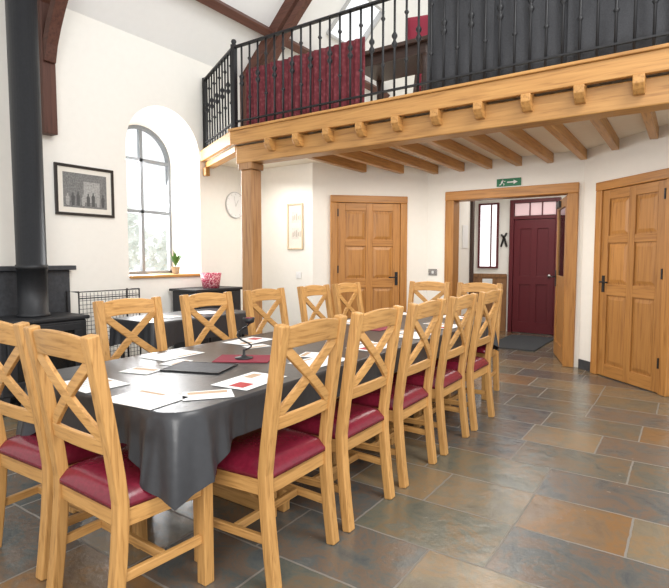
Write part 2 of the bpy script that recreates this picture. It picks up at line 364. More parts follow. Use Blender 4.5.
# cross figure on vestibule wall
p=hy(504,240,VY-.02); k=MB()
k.sweep([(-.05,0,-.12),(-.01,0,.02),(.045,0,.12)],.03,.02,(0,1,0)); k.sweep([(.05,0,-.12),(.01,0,.02),(-.05,0,.10)],.03,.02,(0,1,0)); k.lathe([(0,.025),(.02,.015),(.025,0),(.02,-.015),(0,-.025)],(0,0,.06),10)
o=k.build('wall_ornament',FRAMED); o.location=(p.x,VY-.02,p.z); tag(o,'small dark cross-shaped ornament on the entrance lobby wall left of the red door','ornament')
o=MB().box(-.09,.09,-.004,0,-.07,.07).build('leaflet',PAPER); o.location=(-3.0,VY-.0345,.86); tag(o,'small white leaflet fixed to the lobby oak panelling below its window','leaflet')
o=MB().box(-2.45,-1.75,7.5,8.9,.001,.014).build('door_mat',MATG,rec=True); tag(o,'dark grey door mat on lobby floor before the red door','mat')

# exit sign
p=hy(509,183.5,YB)
ex=empty('exit_sign',(p.x,YB-.001,2.2),0,'green emergency exit sign above the wide oak doorway','sign')
MB().box(-.15,.15,-.012,0,0,.095).build('panel',GREEN,ex)
a=MB(); y=-.0135
a.add([(-.02,y,.04),(.06,y,.04),(.06,y,.022),(.11,y,.0475),(.06,y,.073),(.06,y,.055),(-.02,y,.055)],[tuple(range(7))]); 
a.build('arrow',WHITE,ex)
a=MB(); a.lathe([(0,-.0135),(.009,-.0135)],(-.075,0,.08),10,axis='y')
def pl(pts): a.add([(x,y,z) for x,z in pts],[tuple(range(len(pts)))])
pl([(-.088,.07),(-.068,.07),(-.075,.042),(-.095,.045)]); pl([(-.09,.047),(-.078,.042),(-.062,.03),(-.066,.012),(-.058,.012),(-.053,.033)]); pl([(-.095,.045),(-.082,.043),(-.1,.018),(-.118,.018),(-.118,.025),(-.104,.027)]); pl([(-.07,.07),(-.052,.056),(-.04,.06),(-.04,.066),(-.053,.063),(-.068,.074)])
a.build('running_figure',WHITE,ex)

# ------------------------------------------------------------------ balcony structure
bm_=empty('balcony_beam',(ECx,BY,2.33),0,'long honey oak beam and fascia carrying the balcony front','beam')
inv=Vector((ECx,BY,2.33))
def rel(o): 
    for v in o.v: v-=inv
    return o
rel(MB().box(ECx,2.0,BY+.07,BY+.25,2.33,2.52)).build('beam',BEAM['x'],bm_,bevel=.01)
rel(MB().box(ECx-.02,2.0,BY,BY+.05,2.53,DECK)).build('fascia',BEAM['x'],bm_,bevel=.006)
rel(MB().box(ECx-.03,2.0,BY-.02,BY+.06,DECK,DECK+.025)).build('nosing',BEAM['x'],bm_,bevel=.006)
e0=Vector((EL[0],EL[1],0)); e1=Vector((ECx,BY,0))
rel(MB().sweep([(e1.x,BY+.14,2.505),(e0.x+.02,e0.y+.13,2.505)],.12,.07,(0,0,1))).build('return_beam',BEAM['x'],bm_,bevel=.01)
rel(MB().sweep([(e1.x,BY+.025,2.61),(e0.x+.01,e0.y+.025,2.61)],.05,.135,(0,0,1))).build('return_fascia',BEAM['x'],bm_,bevel=.006)
rel(MB().sweep([(e0.x+.04,e0.y+.06,2.36),(e0.x+.04,e0.y+.06,2.468)],.07,.06,(1,0,0))).build('wall_bracket',BEAM['z'],bm_,bevel=.008)
for i in range(0,13):
    x=-3.633+.3665*i
    if x>1.2: break
    yb_=YB if -3.02<x<-1.06 else (YB-(-3.02-x)-.05 if -4.15<=x<=-3.02 else (YB-(x+1.06)-.05 if -1.06<x<.07 else YL))
    j=MB(); z0,z1=2.435,2.548; hw_=.036
    j.prism([(x-hw_,BY-.005,2.435),(x-hw_,BY+.03,2.41),(x-hw_,BY+.26,2.41),(x-hw_,BY+.26,z0),(x-hw_,yb_-.004,z0),(x-hw_,yb_-.004,z1),(x-hw_,BY+.051,z1),(x-hw_,BY+.051,2.525),(x-hw_,BY-.03,2.525),(x-hw_,BY-.03,2.47)],(2*hw_,0,0))
    tag(j.build('balcony_joist',BEAM['y'],bevel=.006,rec=True),'oak joist under the balcony, its rounded end showing through the front beam','joist','joists under the balcony')
pc=hy(251,170,BY+.16); 
col=empty('balcony_post',(pc.x,BY+.16,0),0,'mid brown square timber post holding up the balcony corner','post')
MB().box(-.08,.08,-.08,.08,0,2.26).build('shaft',POSTW,col,bevel=.012)
MB().box(-.10,.10,-.10,.10,2.26,2.33).build('capital',POSTW,col,bevel=.01)
MB().box(-.10,.10,-.10,.10,0,.12).build('base',POSTW,col,bevel=.01)
# railing
rl=empty('balcony_railing',(ECx,BY+.06,DECK+.02),0,'black wrought iron railing running along the balcony edge','railing')
RT=.88
P0=Vector((0,0,0)); P1=Vector((ECx*-1+1.9,0,0)); PL_=Vector((EL[0]+.03-ECx,EL[1]-BY,0))
def rail(A,B):
    r=MB(); r.sweep([A+Vector((0,0,RT)),B+Vector((0,0,RT))],.045,.02,(0,0,1)); r.build('top_rail',BLACK,rl,bevel=.004)
    r=MB(); r.sweep([A+Vector((0,0,.09)),B+Vector((0,0,.09))],.03,.014,(0,0,1)); r.build('bottom_rail',BLACK,rl)
rail(P0,P1); rail(P0,PL_)
MB().box(-.025,.025,-.025,.025,0,RT+.03).lathe([(0,RT+.09),(.022,RT+.08),(.03,RT+.06),(.022,RT+.04),(.02,RT+.03)],(0,0,0),12).build('newel',BLACK,rl)
MB().box(PL_.x-.02,PL_.x+.02,PL_.y-.02,PL_.y+.02,0,RT+.03).build('newel',BLACK,rl)
R_=.0105
def balu(kind):
    if kind==0: pr=[(R_,.0),(R_,.44),(.013,.45),(.026,.47),(.026,.485),(.013,.505),(.013,.52),(.026,.54),(.026,.555),(.013,.575),(R_,.585),(R_,RT)]
    else: pr=[(R_,.0),(R_,.3),(.013,.305),(.022,.32),(.013,.335),(R_,.34),(R_,.70),(.013,.705),(.022,.72),(.013,.735),(R_,.74),(R_,RT)]
    return MB().lathe(pr,(0,0,0),8)
bs=[balu(0).build('baluster',BLACK,rl),balu(1).build('baluster',BLACK,rl)]
pts=[Vector((.115*i,0,0)) for i in range(1,52)]+[PL_*(i/11) for i in range(1,11)]
for i,pp in enumerate(pts):
    if i<2: o=bs[i]
    else:
        o=bs[i%2].copy(); C.objects.link(o); o.parent=rl
    o.location=pp
# cloths behind the railing
def drape(name,mat,x0,x1,y,z0,z1,folds,amp,n=110,z1b=None):
    d=MB(); vs=[]; K=6
    for i in range(n+1):
        t=i/n; x=x0+(x1-x0)*t; zt=z1+((z1b or z1)-z1)*t
        for k in range(K+1):
            u=k/K; yy=y+amp*math.sin(2*PI*folds*t+.4*math.sin(5*t))*(1-.35*u)+.006*math.sin(31*t+3*u)
            vs.append((x,yy,z0+(zt-z0)*u))
    d.add(vs,[(i*(K+1)+k,(i+1)*(K+1)+k,(i+1)*(K+1)+k+1,i*(K+1)+k+1) for i in range(n) for k in range(K)],True)
    return d.build(name,mat,rec=True,solid=.006)
tag(drape('curtain',REDFAB,-4.13,-2.60,BY+.2,DECK+.03,3.37,19,.015,170),'broad patterned burgundy cloth hung in folds behind the railing','cloth')
ds=['charcoal cloth cover behind the railing next to the dark balcony table','charcoal cloth cover behind the railing, second from the dark balcony table','charcoal cloth cover behind the railing, third from the dark balcony table','charcoal cloth cover at the right end of the balcony railing']
for i,(x0,x1) in enumerate(((-1.95,-1.375),(-1.40,-.80),(-.825,-.09),(-.115,1.1))):
    tag(drape('cloth_cover',CHAR,x0,x1,BY+.16+(.04 if i%2 else 0),DECK+.06,3.58,int((x1-x0)*6),.011),ds[i],'cloth')
# table upstairs
ut=empty('side_table',(-2.58,5.0,DECK),0,'dark wooden table standing on the balcony beside the burgundy cloth','table')
MB().box(-.45,.45,-.3,.3,.70,.74).build('tabletop',DARKW,ut,bevel=.006); MB().box(-.4,.4,-.25,.25,.60,.70).build('apron',DARKW,ut)
for sx in (-1,1):
    for sy in (-1,1): MB().lathe([(.025,0),(.02,.1),(.032,.3),(.025,.5),(.035,.60)],(sx*.38,sy*.23,0),10).build('leg',DARKW,ut)
n=12; vs=[]; cu=MB()
for s_ in (-1,1):
    for i in range(n+1):
        for k in range(n+1):
            a,bb=i/n*2-1,k/n*2-1; h=((1-a**6)*(1-bb**6))**.5
            vs.append((a*.17,s_*(.004+.055*h),.17+bb*.17))
m1=(n+1)**2
PADF=[(i*(n+1)+k,(i+1)*(n+1)+k,(i+1)*(n+1)+k+1,i*(n+1)+k+1) for i in range(n) for k in range(n)]+[(m1+i*(n+1)+k,m1+i*(n+1)+k+1,m1+(i+1)*(n+1)+k+1,m1+(i+1)*(n+1)+k) for i in range(n) for k in range(n)]
cu.add(vs,PADF,True); o=cu.build('cushion',REDMAT); o.location=(-2.33,5.02,DECK+.742); o.rotation_euler=(0,0,.25); tag(o,'red cushion standing on the dark balcony table','cushion')

# ------------------------------------------------------------------ roof trusses
def truss(Y,z0,label,pw):
    t=empty('roof_truss',(XL+.1,Y,z0),0,label,'roof timber'); off=Vector((XL+.1,Y,z0))
    def b(pts,w_,d_,nn,name,ax):
        o=MB(); o.sweep([Vector(p)-off for p in pts],w_,d_,nn); o.build(name,TRUSS[ax],t,bevel=.008)
    b([(XL+.06,Y,z0),(XL+.06,Y,EZ+.02)],pw,.11,(1,0,0),'wall_post','z')
    b([(XL+.02,Y,EZ-.05),(RX,Y,rz_(RX)-.12)],.12,.18,(1,0,-1),'rafter','x')
    n=10; zb=EZ-.62
    b([(XL+.10+1.05*(i/n)**1.35,Y,zb+1.42*(i/n)**.95) for i in range(n+1)],.09,.11,(0,1,0),'brace','x')
truss(2.70,2.5,'dark brown roof truss with wall post beside the flue pipe',.13)
truss(5.45,DECK,'dark brown roof truss standing on the left wall above the balcony',.13)
o=MB(); xp=-4.72; o.sweep([(xp,-2.4,rz_(xp)-.08),(xp,GY,rz_(xp)-.08)],.10,.14,(1,0,-1)); tag(o.build('roof_purlin',TRUSS['y'],bevel=.008,rec=True),'dark brown purlin running under the left roof slope, lower of the two','roof timber')
o=MB(); xp=-3.2; o.sweep([(xp,-2.4,rz_(xp)-.08),(xp,GY,rz_(xp)-.08)],.10,.14,(1,0,-1)); tag(o.build('roof_purlin',TRUSS['y'],bevel=.008,rec=True),'dark brown purlin running under the left roof slope, upper of the two','roof timber')

# ------------------------------------------------------------------ pictures, clock, switches
def picture(name,loc,rz,W,H,fw,fm,label,kind):
    p=empty(name,loc,rz,label,'picture')
    f=MB(); f.box(-W/2,W/2,-.025,-.002,0,fw); f.box(-W/2,W/2,-.025,-.002,H-fw,H); f.box(-W/2,-W/2+fw,-.025,-.002,fw,H-fw); f.box(W/2-fw,W/2,-.025,-.002,fw,H-fw); f.build('frame',fm,p,bevel=.003)
    MB().box(-W/2+fw,W/2-fw,-.010,-.002,fw,H-fw).build('mount',MOUNT,p)
    i=MB(); y=-.0115
    def r(x0,x1,z0,z1,mi,dy=0): i.quad((x0,y-dy,z0),(x1,y-dy,z0),(x1,y-dy,z1),(x0,y-dy,z1),mi)
    if kind==0:
        a=W/2-fw-.055; z0,z1=fw+.055,H-fw-.05
        r(-a,a,z0,z1,0); r(-a,a,z0,z0+.06,1,.0005); r(-a,a,z1-.08,z1,1,.0005); r(-a,-.02,z0+.06,z1-.08,1,.0004); r(.16,a,z0+.06,z1-.08,1,.0004)
        for k in range(8):
            x=-a+.03+k*.055; h=.012*(k%3); i.add([(x,y-.002,z0+.02),(x+.03,y-.002,z0+.02),(x+.034,y-.002,z0+.10+h),(x+.022,y-.002,z0+.115+h),(x+.022,y-.002,z0+.14+h),(x+.009,y-.002,z0+.14+h),(x+.008,y-.002,z0+.115+h),(x-.004,y-.002,z0+.10+h)],[tuple(range(8))],False,2 if k%3 else 0)
    else:
        a=W/2-fw-.05
        for z in (.14,.36):
            r(-a,a,z,z+.15,0)
            for k in range(5): x=-a+.02+k*.03; r(x,x+.012,z+.03+.01*(k%2),z+.09+.015*(k%3),1,.0005)
    i.build('print',[PHOTO1 if kind==0 else PPALE,PHOTO2 if kind==0 else PMID,PHOTO3],p)
a=hx(53,162,XL); bb=hx(112,168,XL); lo=hx(53,214,XL)
picture('framed_picture',(XL+.002,(a.y+bb.y)/2,lo.z),PI/2,bb.y-a.y,a.z-lo.z,.028,FRAMED,'black framed old photograph on the white wall between flue and arched window',0)
a=hy(288,204,YL); bb=hy(303.5,203,YL); lo=hy(296,249.5,YL)
picture('framed_picture',((a.x+bb.x)/2,YL-.002,lo.z),0,bb.x-a.x,a.z-lo.z,.022,FRAMEL,'narrow upright picture in pale wood frame beside the brown balcony post',1)
pc2=hx(233,205,XL)
ck=empty('wall_clock',(XL+.002,pc2.y+.03,pc2.z),0,'round white wall clock between the window and the balcony post','clock')
MB().lathe([(.178,0),(.183,.015),(.178,.026),(.172,.026),(.170,.012)],(0,0,0),40,axis='x',caps=False).build('rim',CLKR,ck)
MB().lathe([(.172,.002),(.172,.018)],(0,0,0),40,axis='x').build('dial',WHITE,ck)
h=MB(); h.sweep([(.021,0,-.02),(.021,.05,.07)],.009,.003,(1,0,0)); h.sweep([(.023,0,-.02),(.023,-.03,.12)],.006,.003,(1,0,0)); h.build('hands',CLKR,ck)
t=MB()
for k in range(12):
    an=k*PI/6; t.sweep([(.0195,.14*math.sin(an),.14*math.cos(an)),(.0195,.158*math.sin(an),.158*math.cos(an))],.005,.002,(1,0,0))
t.build('hour_marks',PGREY,ck)
def switch(px,py,plane,label,sw=.085):
    p=hy(px,py,plane); s=empty('light_switch',(p.x,plane-.002,p.z-.045),0,label,'switch')
    MB().box(-sw/2,sw/2,-.01,0,0,.088).build('plate',CHROME if plane>6 else WHITE,s,bevel=.003); MB().box(-.015,.015,-.014,-.0105,.025,.06).build('rocker',WHITE,s,bevel=.002)
switch(433,272,YB,'light switch plate on the wall left of the wide doorway',.13); switch(299,275,YL,'small white switch on the wall below the pale framed picture')

# ------------------------------------------------------------------ stove corner
sb=MB(); sb.box(XL+.001,XL+.06,.7,2.86,0,1.18); sb.box(XL+.001,XL+.12,.66,2.9,1.18,1.225)
st(sb.build('trim_4',SLATE,bevel=.006))
sv=empty('wood_stove',(-4.86,2.30,0),0,'black wood stove with tall round flue pipe against the left wall','stove')
MB().box(-.25,.25,-.38,.38,.14,.74).build('body',STOVE,sv,bevel=.02); MB().box(-.27,.27,-.40,.40,.74,.775).build('top_plate',STOVE,sv,bevel=.01)
for sx in (-1,1):
    for sy in (-1,1): MB().sweep([(sx*.21,sy*.33,.15),(sx*.24,sy*.36,0)],.06,.06,(1,0,0)).build('leg',STOVE,sv)
d=MB(); d.box(.25,.275,-.32,.32,.2,.26); d.box(.25,.275,-.32,.32,.65,.71); d.box(.25,.275,-.32,-.25,.26,.65); d.box(.25,.275,.25,.32,.26,.65); do=d.build('door',STOVE,sv,bevel=.005)
MB().box(.252,.26,-.25,.25,.26,.65).build('door_glass',DGLASS,do); MB().tube([(.275,.29,.42),(.32,.29,.42),(.32,.29,.55),(.275,.29,.55)],.01,8).build('door_handle',CHROME,do)
MB().lathe([(.140,.775),(.140,.80),(.122,.805),(.122,1.2),(.130,1.2),(.130,1.24),(.122,1.24),(.122,3.97)],(-.03,.04,0),32).build('flue_pipe',STOVE,sv)
# fireguard
fg=empty('fire_guard',(-4.95,3.15,0),0,'black wire fireguard panel standing by the slate stove surround','fireguard')
FH=.965
f=MB(); f.tube([(0,-.35,0),(0,-.35,FH),(0,.33,FH),(0,.33,0)],.009,8); f.tube([(0,-.35,.08),(0,.33,.08)],.008,6); f.tube([(0,-.35,.90),(0,.33,.90)],.006,6); f.tube([(.0,-.35,FH),(-.22,-.35,FH),(-.22,-.35,0)],.009,8); f.tube([(.0,.33,FH),(-.22,.33,FH),(-.22,.33,0)],.009,8); f.build('frame',BLACK,fg)
f=MB()
for i in range(1,17): f.tube([(0,-.35+.04*i,.08),(0,-.35+.04*i,FH-.01)],.0025,5)
for i in range(1,21): f.tube([(0,-.35,.08+.042*i),(0,.33,.08+.042*i)],.0025,5)
f.build('wire_mesh',BLACK,fg)
# dark cabinet below window with floral tin
cb=empty('low_cabinet',(-4.98,4.48,0),0,'black painted low cabinet by the window wall behind the chairs','cabinet')
MB().box(-.22,.22,-.36,.36,.05,.90).build('body',STOVE,cb,bevel=.006); MB().box(-.25,.25,-.39,.39,.90,.93).build('top',STOVE,cb,bevel=.006)
for sy in (-1,1):
    o=MB().box(.221,.24,min(sy*.02,sy*.34),max(sy*.02,sy*.34),.1,.88).build('door',STOVE,cb,bevel=.005); MB().lathe([(.012,.24),(.012,.26),(.018,.265),(0,.275)],(0,sy*.07,.6),10,axis='x').build('knob',CHROME,o)
MB().box(-.21,.21,-.35,.35,0,.05).build('plinth',STOVE,cb)
p=hx(211,287,-4.9)
o=MB(); o.lathe([(.10,0),(.13,.185),(.125,.185),(.095,.005)],(0,0,0),24); bo=o.build('floral_pot',FLORAL); bo.location=(-4.9,p.y,.932); tag(bo,'red and white floral patterned pot on the black cabinet','pot')
# second dark-clothed table with leaflets
o=empty('folding_table',(-4.12,3.42,0),0,'black clothed side table behind the window-side chairs','table')
MB().box(-.3,.3,-.6,.6,.71,.735).build('tabletop',DARKW,o)
for sx in (-1,1):
    for sy in (-1,1): MB().tube([(sx*.25,sy*.54,0),(sx*.25,sy*.54,.71)],.018,8).build('leg',BLACK,o)
def tri(x): x=x%1.0; return 4*abs(x-.5)-1
def cloth(x0,x1,y0,y1,zt,rad,drop,cdrop,flare,wav,fold):
    c=MB(); P=[]; n=16
    def side(A,B,nn,m):
        for i in range(m): P.append((Vector(A).lerp(Vector(B),i/m),Vector(nn)))
    def arc(cx,cy,a0):
        for i in range(n): an=a0+PI/2*i/n; P.append((Vector((cx+rad*math.cos(an),cy+rad*math.sin(an))),Vector((math.cos(an),math.sin(an)))))
    my=int((y1-y0)/.015); mx=int((x1-x0)/.015)
    side((x1,y0+rad),(x1,y1-rad),(1,0),my); arc(x1-rad,y1-rad,0); side((x1-rad,y1),(x0+rad,y1),(0,1),mx); arc(x0+rad,y1-rad,PI/2)
    side((x0,y1-rad),(x0,y0+rad),(-1,0),my); arc(x0+rad,y0+rad,PI); side((x0+rad,y0),(x1-rad,y0),(0,-1),mx); arc(x1-rad,y0+rad,1.5*PI)
    k_=rad*(1-.7071)
    cs=[Vector((x1-k_,y0+k_)),Vector((x1-k_,y1-k_)),Vector((x0+k_,y0+k_)),Vector((x0+k_,y1-k_))]
    N=len(P); K=12; vs=[]; arcl=0
    rings=[[] for _ in range(K+2)]
    for i,(p,nn) in enumerate(P):
        if i: arcl+=(p-P[i-1][0]).length
        d=min((p-q).length for q in cs); tip=max(0,1-d/.25)
        near=max(0,1-d/.36)
        dr=drop+cdrop*tip+.008*math.sin(arcl*3.1)
        rings[0].append(Vector((*p,zt)))
        for k in range(1,K+2):
            u=(k-1)/K
            zz=dr*u
            out=.006+flare*tip*u**.75+fold*near**.5*tri((d+.012*u)/.105)*u**.8+wav*math.sin(arcl*15+1.3*math.sin(arcl*4))*u*(1-near)
            q=p+nn*max(out,.004); rings[k].append(Vector((q.x,q.y,zt-.003-zz)))
    for r in rings: vs+=r
    fs=[tuple(range(N))]
    for k in range(K+1):
        for i in range(N): fs.append((k*N+i,k*N+(i+1)%N,(k+1)*N+(i+1)%N,(k+1)*N+i))
    c.add(vs,fs,True); c.sm[0]=False
    return c.build('tablecloth',VINYL,rec=True)
tag(cloth(-4.43,-3.81,2.81,4.03,.742,.03,.2,.06,.03,.012,.01),'black cloth over the side table behind the window-side chairs','tablecloth')

# plant on sill
pn=empty('potted_plant',(XL-.16,4.36,WZ0+.03),0,'small green plant in grey pot on the arched window sill','plant')
MB().lathe([(.04,0),(.055,.09),(.058,.09),(.05,.085)],(0,0,0),16).build('pot',TERRA,pn)
f=MB()
for k in range(20):
    an=k*2.4; L=.12+.10*random.random(); rr=.05+.09*random.random(); w_=.016
    b0=Vector((0,0,.09)); tp=Vector((rr*math.cos(an),rr*math.sin(an),.09+L)); sd=Vector((-math.sin(an),math.cos(an),0))*w_
    md=b0.lerp(tp,.6)+Vector((0,0,.02)); f.add([b0-sd*.2,b0+sd*.2,md+sd,tp,md-sd],[(0,1,2,3,4)],True)
f.build('leaves',LEAF,pn)
# trees outside the window
def tree(x,y,h,r,label):
    t=empty('tree',(x,y,0),0,label,'tree'); MB().tube([(0,0,0),(0,0,h*.6)],.12,8).build('trunk',DARKW,t)
    f=MB()
    for k in range(700):
        v=Vector((random.gauss(0,1),random.gauss(0,1),random.gauss(0,1))).normalized()*(r*random.random()**.4); v.z*=1.1; p=Vector((0,0,h*.65))+v
        a=Vector((random.gauss(0,1),random.gauss(0,1),random.gauss(0,1))).normalized()*.13; bb=a.orthogonal().normalized()*.08
        f.add([p-a,p+bb,p+a,p-bb],[(0,1,2,3)])
    f.build('crown',TREEG,t)
tree(-12.2,7.6,2.4,1.15,'glare-paled leafy tree seen through the left side of the arched window'); tree(-13.0,10.6,1.9,.9,'lower glare-paled tree seen through the right side of the arched window')

# ------------------------------------------------------------------ dining table
TX0,TX1,TY0,TY1,TZ=-2.60,-1.48,1.17,4.85,.735
tb=empty('dining_table',((TX0+TX1)/2,(TY0+TY1)/2,0),0,'long oak dining table under a black vinyl cloth','table')
hw,hl=(TX1-TX0)/2,(TY1-TY0)/2
tp=MB(); tp.prism([(sx*(hw-.02 if k else hw-.2),sy*(hl-.2 if k else hl-.02),TZ-.045) for sx,sy,k in ((1,-1,1),(1,1,1),(1,1,0),(-1,1,0),(-1,1,1),(-1,-1,1),(-1,-1,0),(1,-1,0))],(0,0,.04)); tp.build('tabletop',OAK['y'],tb,bevel=.006)
for sy in (-1,1):
    yc=sy*(hl-.80)
    MB().box(-.09,.09,yc-.09,yc+.09,.1,.6).build('pedestal',OAK['z'],tb,bevel=.012)
    MB().prism([(-.29,yc-.05,0),(.29,yc-.05,0),(.29,yc-.05,.05),(.12,yc-.05,.115),(-.12,yc-.05,.115),(-.29,yc-.05,.05)],(0,.1,0)).build('foot',OAK['x'],tb,bevel=.008)
    MB().box(-.38,.38,yc-.05,yc+.05,.6,.69).build('bearer',OAK['x'],tb,bevel=.008)
    for s in (-1,1): MB().sweep([(s*.08,yc,.28),(s*.27,yc,.6)],.07,.06,(0,1,0)).build('brace',OAK['x'],tb,bevel=.008)
MB().box(-.04,.04,-(hl-.89),hl-.89,.3,.42).build('stretcher',OAK['y'],tb,bevel=.008)
tag(cloth(TX0,TX1,TY0,TY1,TZ+.008,.12,.15,.175,.070,.006,.019),'long black vinyl cloth draped over the main dining table','tablecloth')
TZ+=.009

# ------------------------------------------------------------------ chairs
def yb(z):
    if z<.45: return -.155-.045*((.45-z)/.45)**1.4
    return -.155-.090*((z-.45)/.6)**1.15
def make_chair():
    r=empty('dining_chair')
    for s in (-1,1):
        zs=[0,.12,.25,.38,.46,.56,.68,.8,.92,1.0,1.035,1.05]
        MB().sweep([(s*(.205-.004*min(1,z/.9)),yb(z),z) for z in zs],.050,.044,(0,1,0)).build('back_leg',OAK['z'],r,bevel=.006)
        MB().box(s*.224-.025,s*.224+.025,.168,.216,0,.435).build('leg',OAK['z'],r,bevel=.005)
        MB().sweep([(s*.205,-.155,.19),(s*.224,.17,.19)],.022,.035,(0,0,1)).build('side_stretcher',OAK['y'],r,bevel=.004)
        MB().sweep([(s*.203,-.135,.40),(s*.224,.17,.40)],.024,.065,(0,0,1)).build('apron',OAK['y'],r,bevel=.004)
    MB().box(-.202,.202,.18,.204,.368,.433).build('apron',OAK['x'],r,bevel=.004)
    MB().box(-.185,.185,-.167,-.143,.368,.433).build('apron',OAK['x'],r,bevel=.004)
    MB().box(-.203,.203,.0,.022,.172,.208).build('cross_stretcher',OAK['x'],r,bevel=.004)
    # seat cushion
    n=14; c=MB(); vs=[]
    for i in range(n+1):
        for k in range(n+1):
            a,b_=i/n*2-1,k/n*2-1; y=.030+.205*b_; hw_=.250-.036*(1-(b_+1)/2)
            e=(1-abs(a)**6)*(1-abs(b_)**6); vs.append((a*hw_,y,.452+.046*max(0,e)**.45))
    fs=[(i*(n+1)+k,(i+1)*(n+1)+k,(i+1)*(n+1)+k+1,i*(n+1)+k+1) for i in range(n) for k in range(n)]
    ring=[i*(n+1) for i in range(n+1)]+[n*(n+1)+k for k in range(1,n+1)]+[i*(n+1)+n for i in range(n-1,-1,-1)]+[k for k in range(n-1,0,-1)]
    b0=len(vs); vs+=[(vs[i][0]*.99,vs[i][1],.434) for i in ring]; m=len(ring)
    fs+=[(ring[j],ring[(j+1)%m],b0+(j+1)%m,b0+j) for j in range(m)]+[tuple(range(b0,b0+m))]
    c.add(vs,fs,True); c.build('seat',MAROON,r)
    # top rail
    t=MB(); n=12; vs=[]
    for i in range(n+1):
        x=-.182+.364*i/n; u=1-(x/.182)**2; bow=-.018*u
        for z,dy in ((.948+.010*u,-.011),(.948+.010*u,.011),(1.034+.020*u,.011),(1.034+.020*u,-.011)): vs.append((x,yb(z)+bow+dy,z))
    fs=[(0,1,2,3),tuple(4*n+k for k in (3,2,1,0))]+[(4*i+k,4*i+(k+1)%4,4*i+4+(k+1)%4,4*i+4+k) for i in range(n) for k in range(4)]
    t.add(vs,fs); t.build('top_rail',OAK['x'],r,bevel=.006)
    t=MB(); vs=[]
    for i in range(n+1):
        x=-.185+.37*i/n; u=1-(x/.185)**2; bow=-.010*u
        for z,dy in ((.625,-.010),(.625,.010),(.683,.010),(.683,-.010)): vs.append((x,yb(z)+bow+dy,z))
    t.add(vs,fs); t.build('lower_rail',OAK['x'],r,bevel=.005)
    for s in (-1,1):
        pts=[]
        for i in range(9):
            u=i/8; x=s*(-.176+.352*u); z=.678+.280*u; bow=-.014*(1-(x/.182)**2)
            pts.append((x,yb(z)+bow+s*.002,z))
        MB().sweep(pts,.042,.017,(0,1,0)).build('cross_slat',OAK['x'],r,bevel=.003)
    return r
ch=make_chair(); index_children(ch)
RO_=['nearest','second nearest','middle','fourth','farthest']
spots=[]
for i,y in enumerate((1.69,2.235,2.81,3.40,3.99)): spots.append((-1.50,y,PI/2,'oak cross-back chair with maroon seat, %s of five along the right table side'%RO_[i],'chairs along the right side'))
for i,y in enumerate((1.92,2.54,3.15,3.82,4.36)): spots.append((-2.59,y,-PI/2,'oak cross-back chair on the window side of the table, %s of five'%RO_[i],'chairs along the window side'))
spots+=[(-1.79,1.185,-.03,'oak cross-back chair at the near end of the table, beside the hanging cloth corner','chairs at the near end'),
        (-2.34,1.21,.03,'oak cross-back chair at the near end of the table, cut by the photo edge','chairs at the near end'),
        (-2.27,4.87,PI,'oak cross-back chair at the far end of the table, nearer the panelled door','chairs at the far end'),
        (-1.74,4.88,PI-.02,'oak cross-back chair at the far end of the table, nearer the wide doorway','chairs at the far end')]
for i,(x,y,rz,lab,grp) in enumerate(spots):
    o=ch if i==0 else copy_tree(ch)
    o.location=(x,y,0); o.rotation_euler=(0,0,rz+(random.uniform(-.02,.02) if abs(rz)==PI/2 else 0)); o['label']=lab; o['category']='chair'; o['group']=grp
# a dark chair with red seat up on the balcony
uc=copy_tree(ch); uc.location=(-2.72,5.75,DECK); uc.rotation_euler=(0,0,2.9); uc['label']='dark wooden chair with red upholstered back, up on the balcony behind the dark table'; uc['category']='chair'
if 'group' in uc: del uc['group']
uc.name='upholstered_chair'
for o in [x for x in bpy.data.objects if x.parent==uc]:
    for sl in o.material_slots:
        sl.link='OBJECT'; sl.material=MAROON if o.name.startswith('seat') else DARKW
pd=MB(); vs=[]; n=12
for s_ in (-1,1):
    for i in range(n+1):
        for k in range(n+1):
            a,bb=i/n*2-1,k/n*2-1; z=.83+.17*bb; hgt=((1-a**6)*(1-bb**6))**.5; vs.append((a*.18,yb(z)-.005+s_*(.012+.022*hgt),z))
pd.add(vs,PADF,True)
pd.build('back_pad',REDMAT,uc)

# ------------------------------------------------------------------ on the table
def sheet(x,y,rz,w_,h_,label,style,group,name='menu_sheet'):
    s=MB(); s.box(-w_/2,w_/2,-h_/2,h_/2,0,.0015); z=.0019
    def blk(x0,x1,y0,y1,mi): s.quad((x0*w_,y0*h_,z),(x1*w_,y0*h_,z),(x1*w_,y1*h_,z),(x0*w_,y1*h_,z),mi)
    if style==0:
        blk(-.4,.1,.32,.42,3)
        for k in range(6): blk(-.4,.35-.07*(k%3),.18-.09*k,.20-.09*k,2)
    elif style==1:
        blk(-.42,-.15,-.30,.10,1); blk(.12,.40,.10,.35,3)
        for k in range(5): blk(-.08,.4-.05*k,-.02-.07*k,0-.07*k,2)
    else:
        blk(-.4,.4,.1,.4,3); blk(-.4,.1,-.05,0,2); blk(-.4,.3,-.2,-.15,2)
    o=s.build(name,[PAPER,PRED,PGREY,PTAN]); o.location=(x,y,TZ+.001); o.rotation_euler=(0,0,rz); tag(o,label,'paper',group); return o
for i,y in enumerate((1.71,2.25,2.81,3.40,3.99)):
    sheet(-1.63,y,PI/2+random.uniform(-.12,.12),.30,.20,'printed white menu sheet laid before the %s chair on the right side'%RO_[i],1 if i%2==0 else 0,'menu sheets on the right side')
    if i: sheet(-1.79,y+.12,PI/2+random.uniform(-.4,.4),.15,.10,'small white card beside the menu of the %s right-side chair'%RO_[i],2,'small cards on the right side','card')
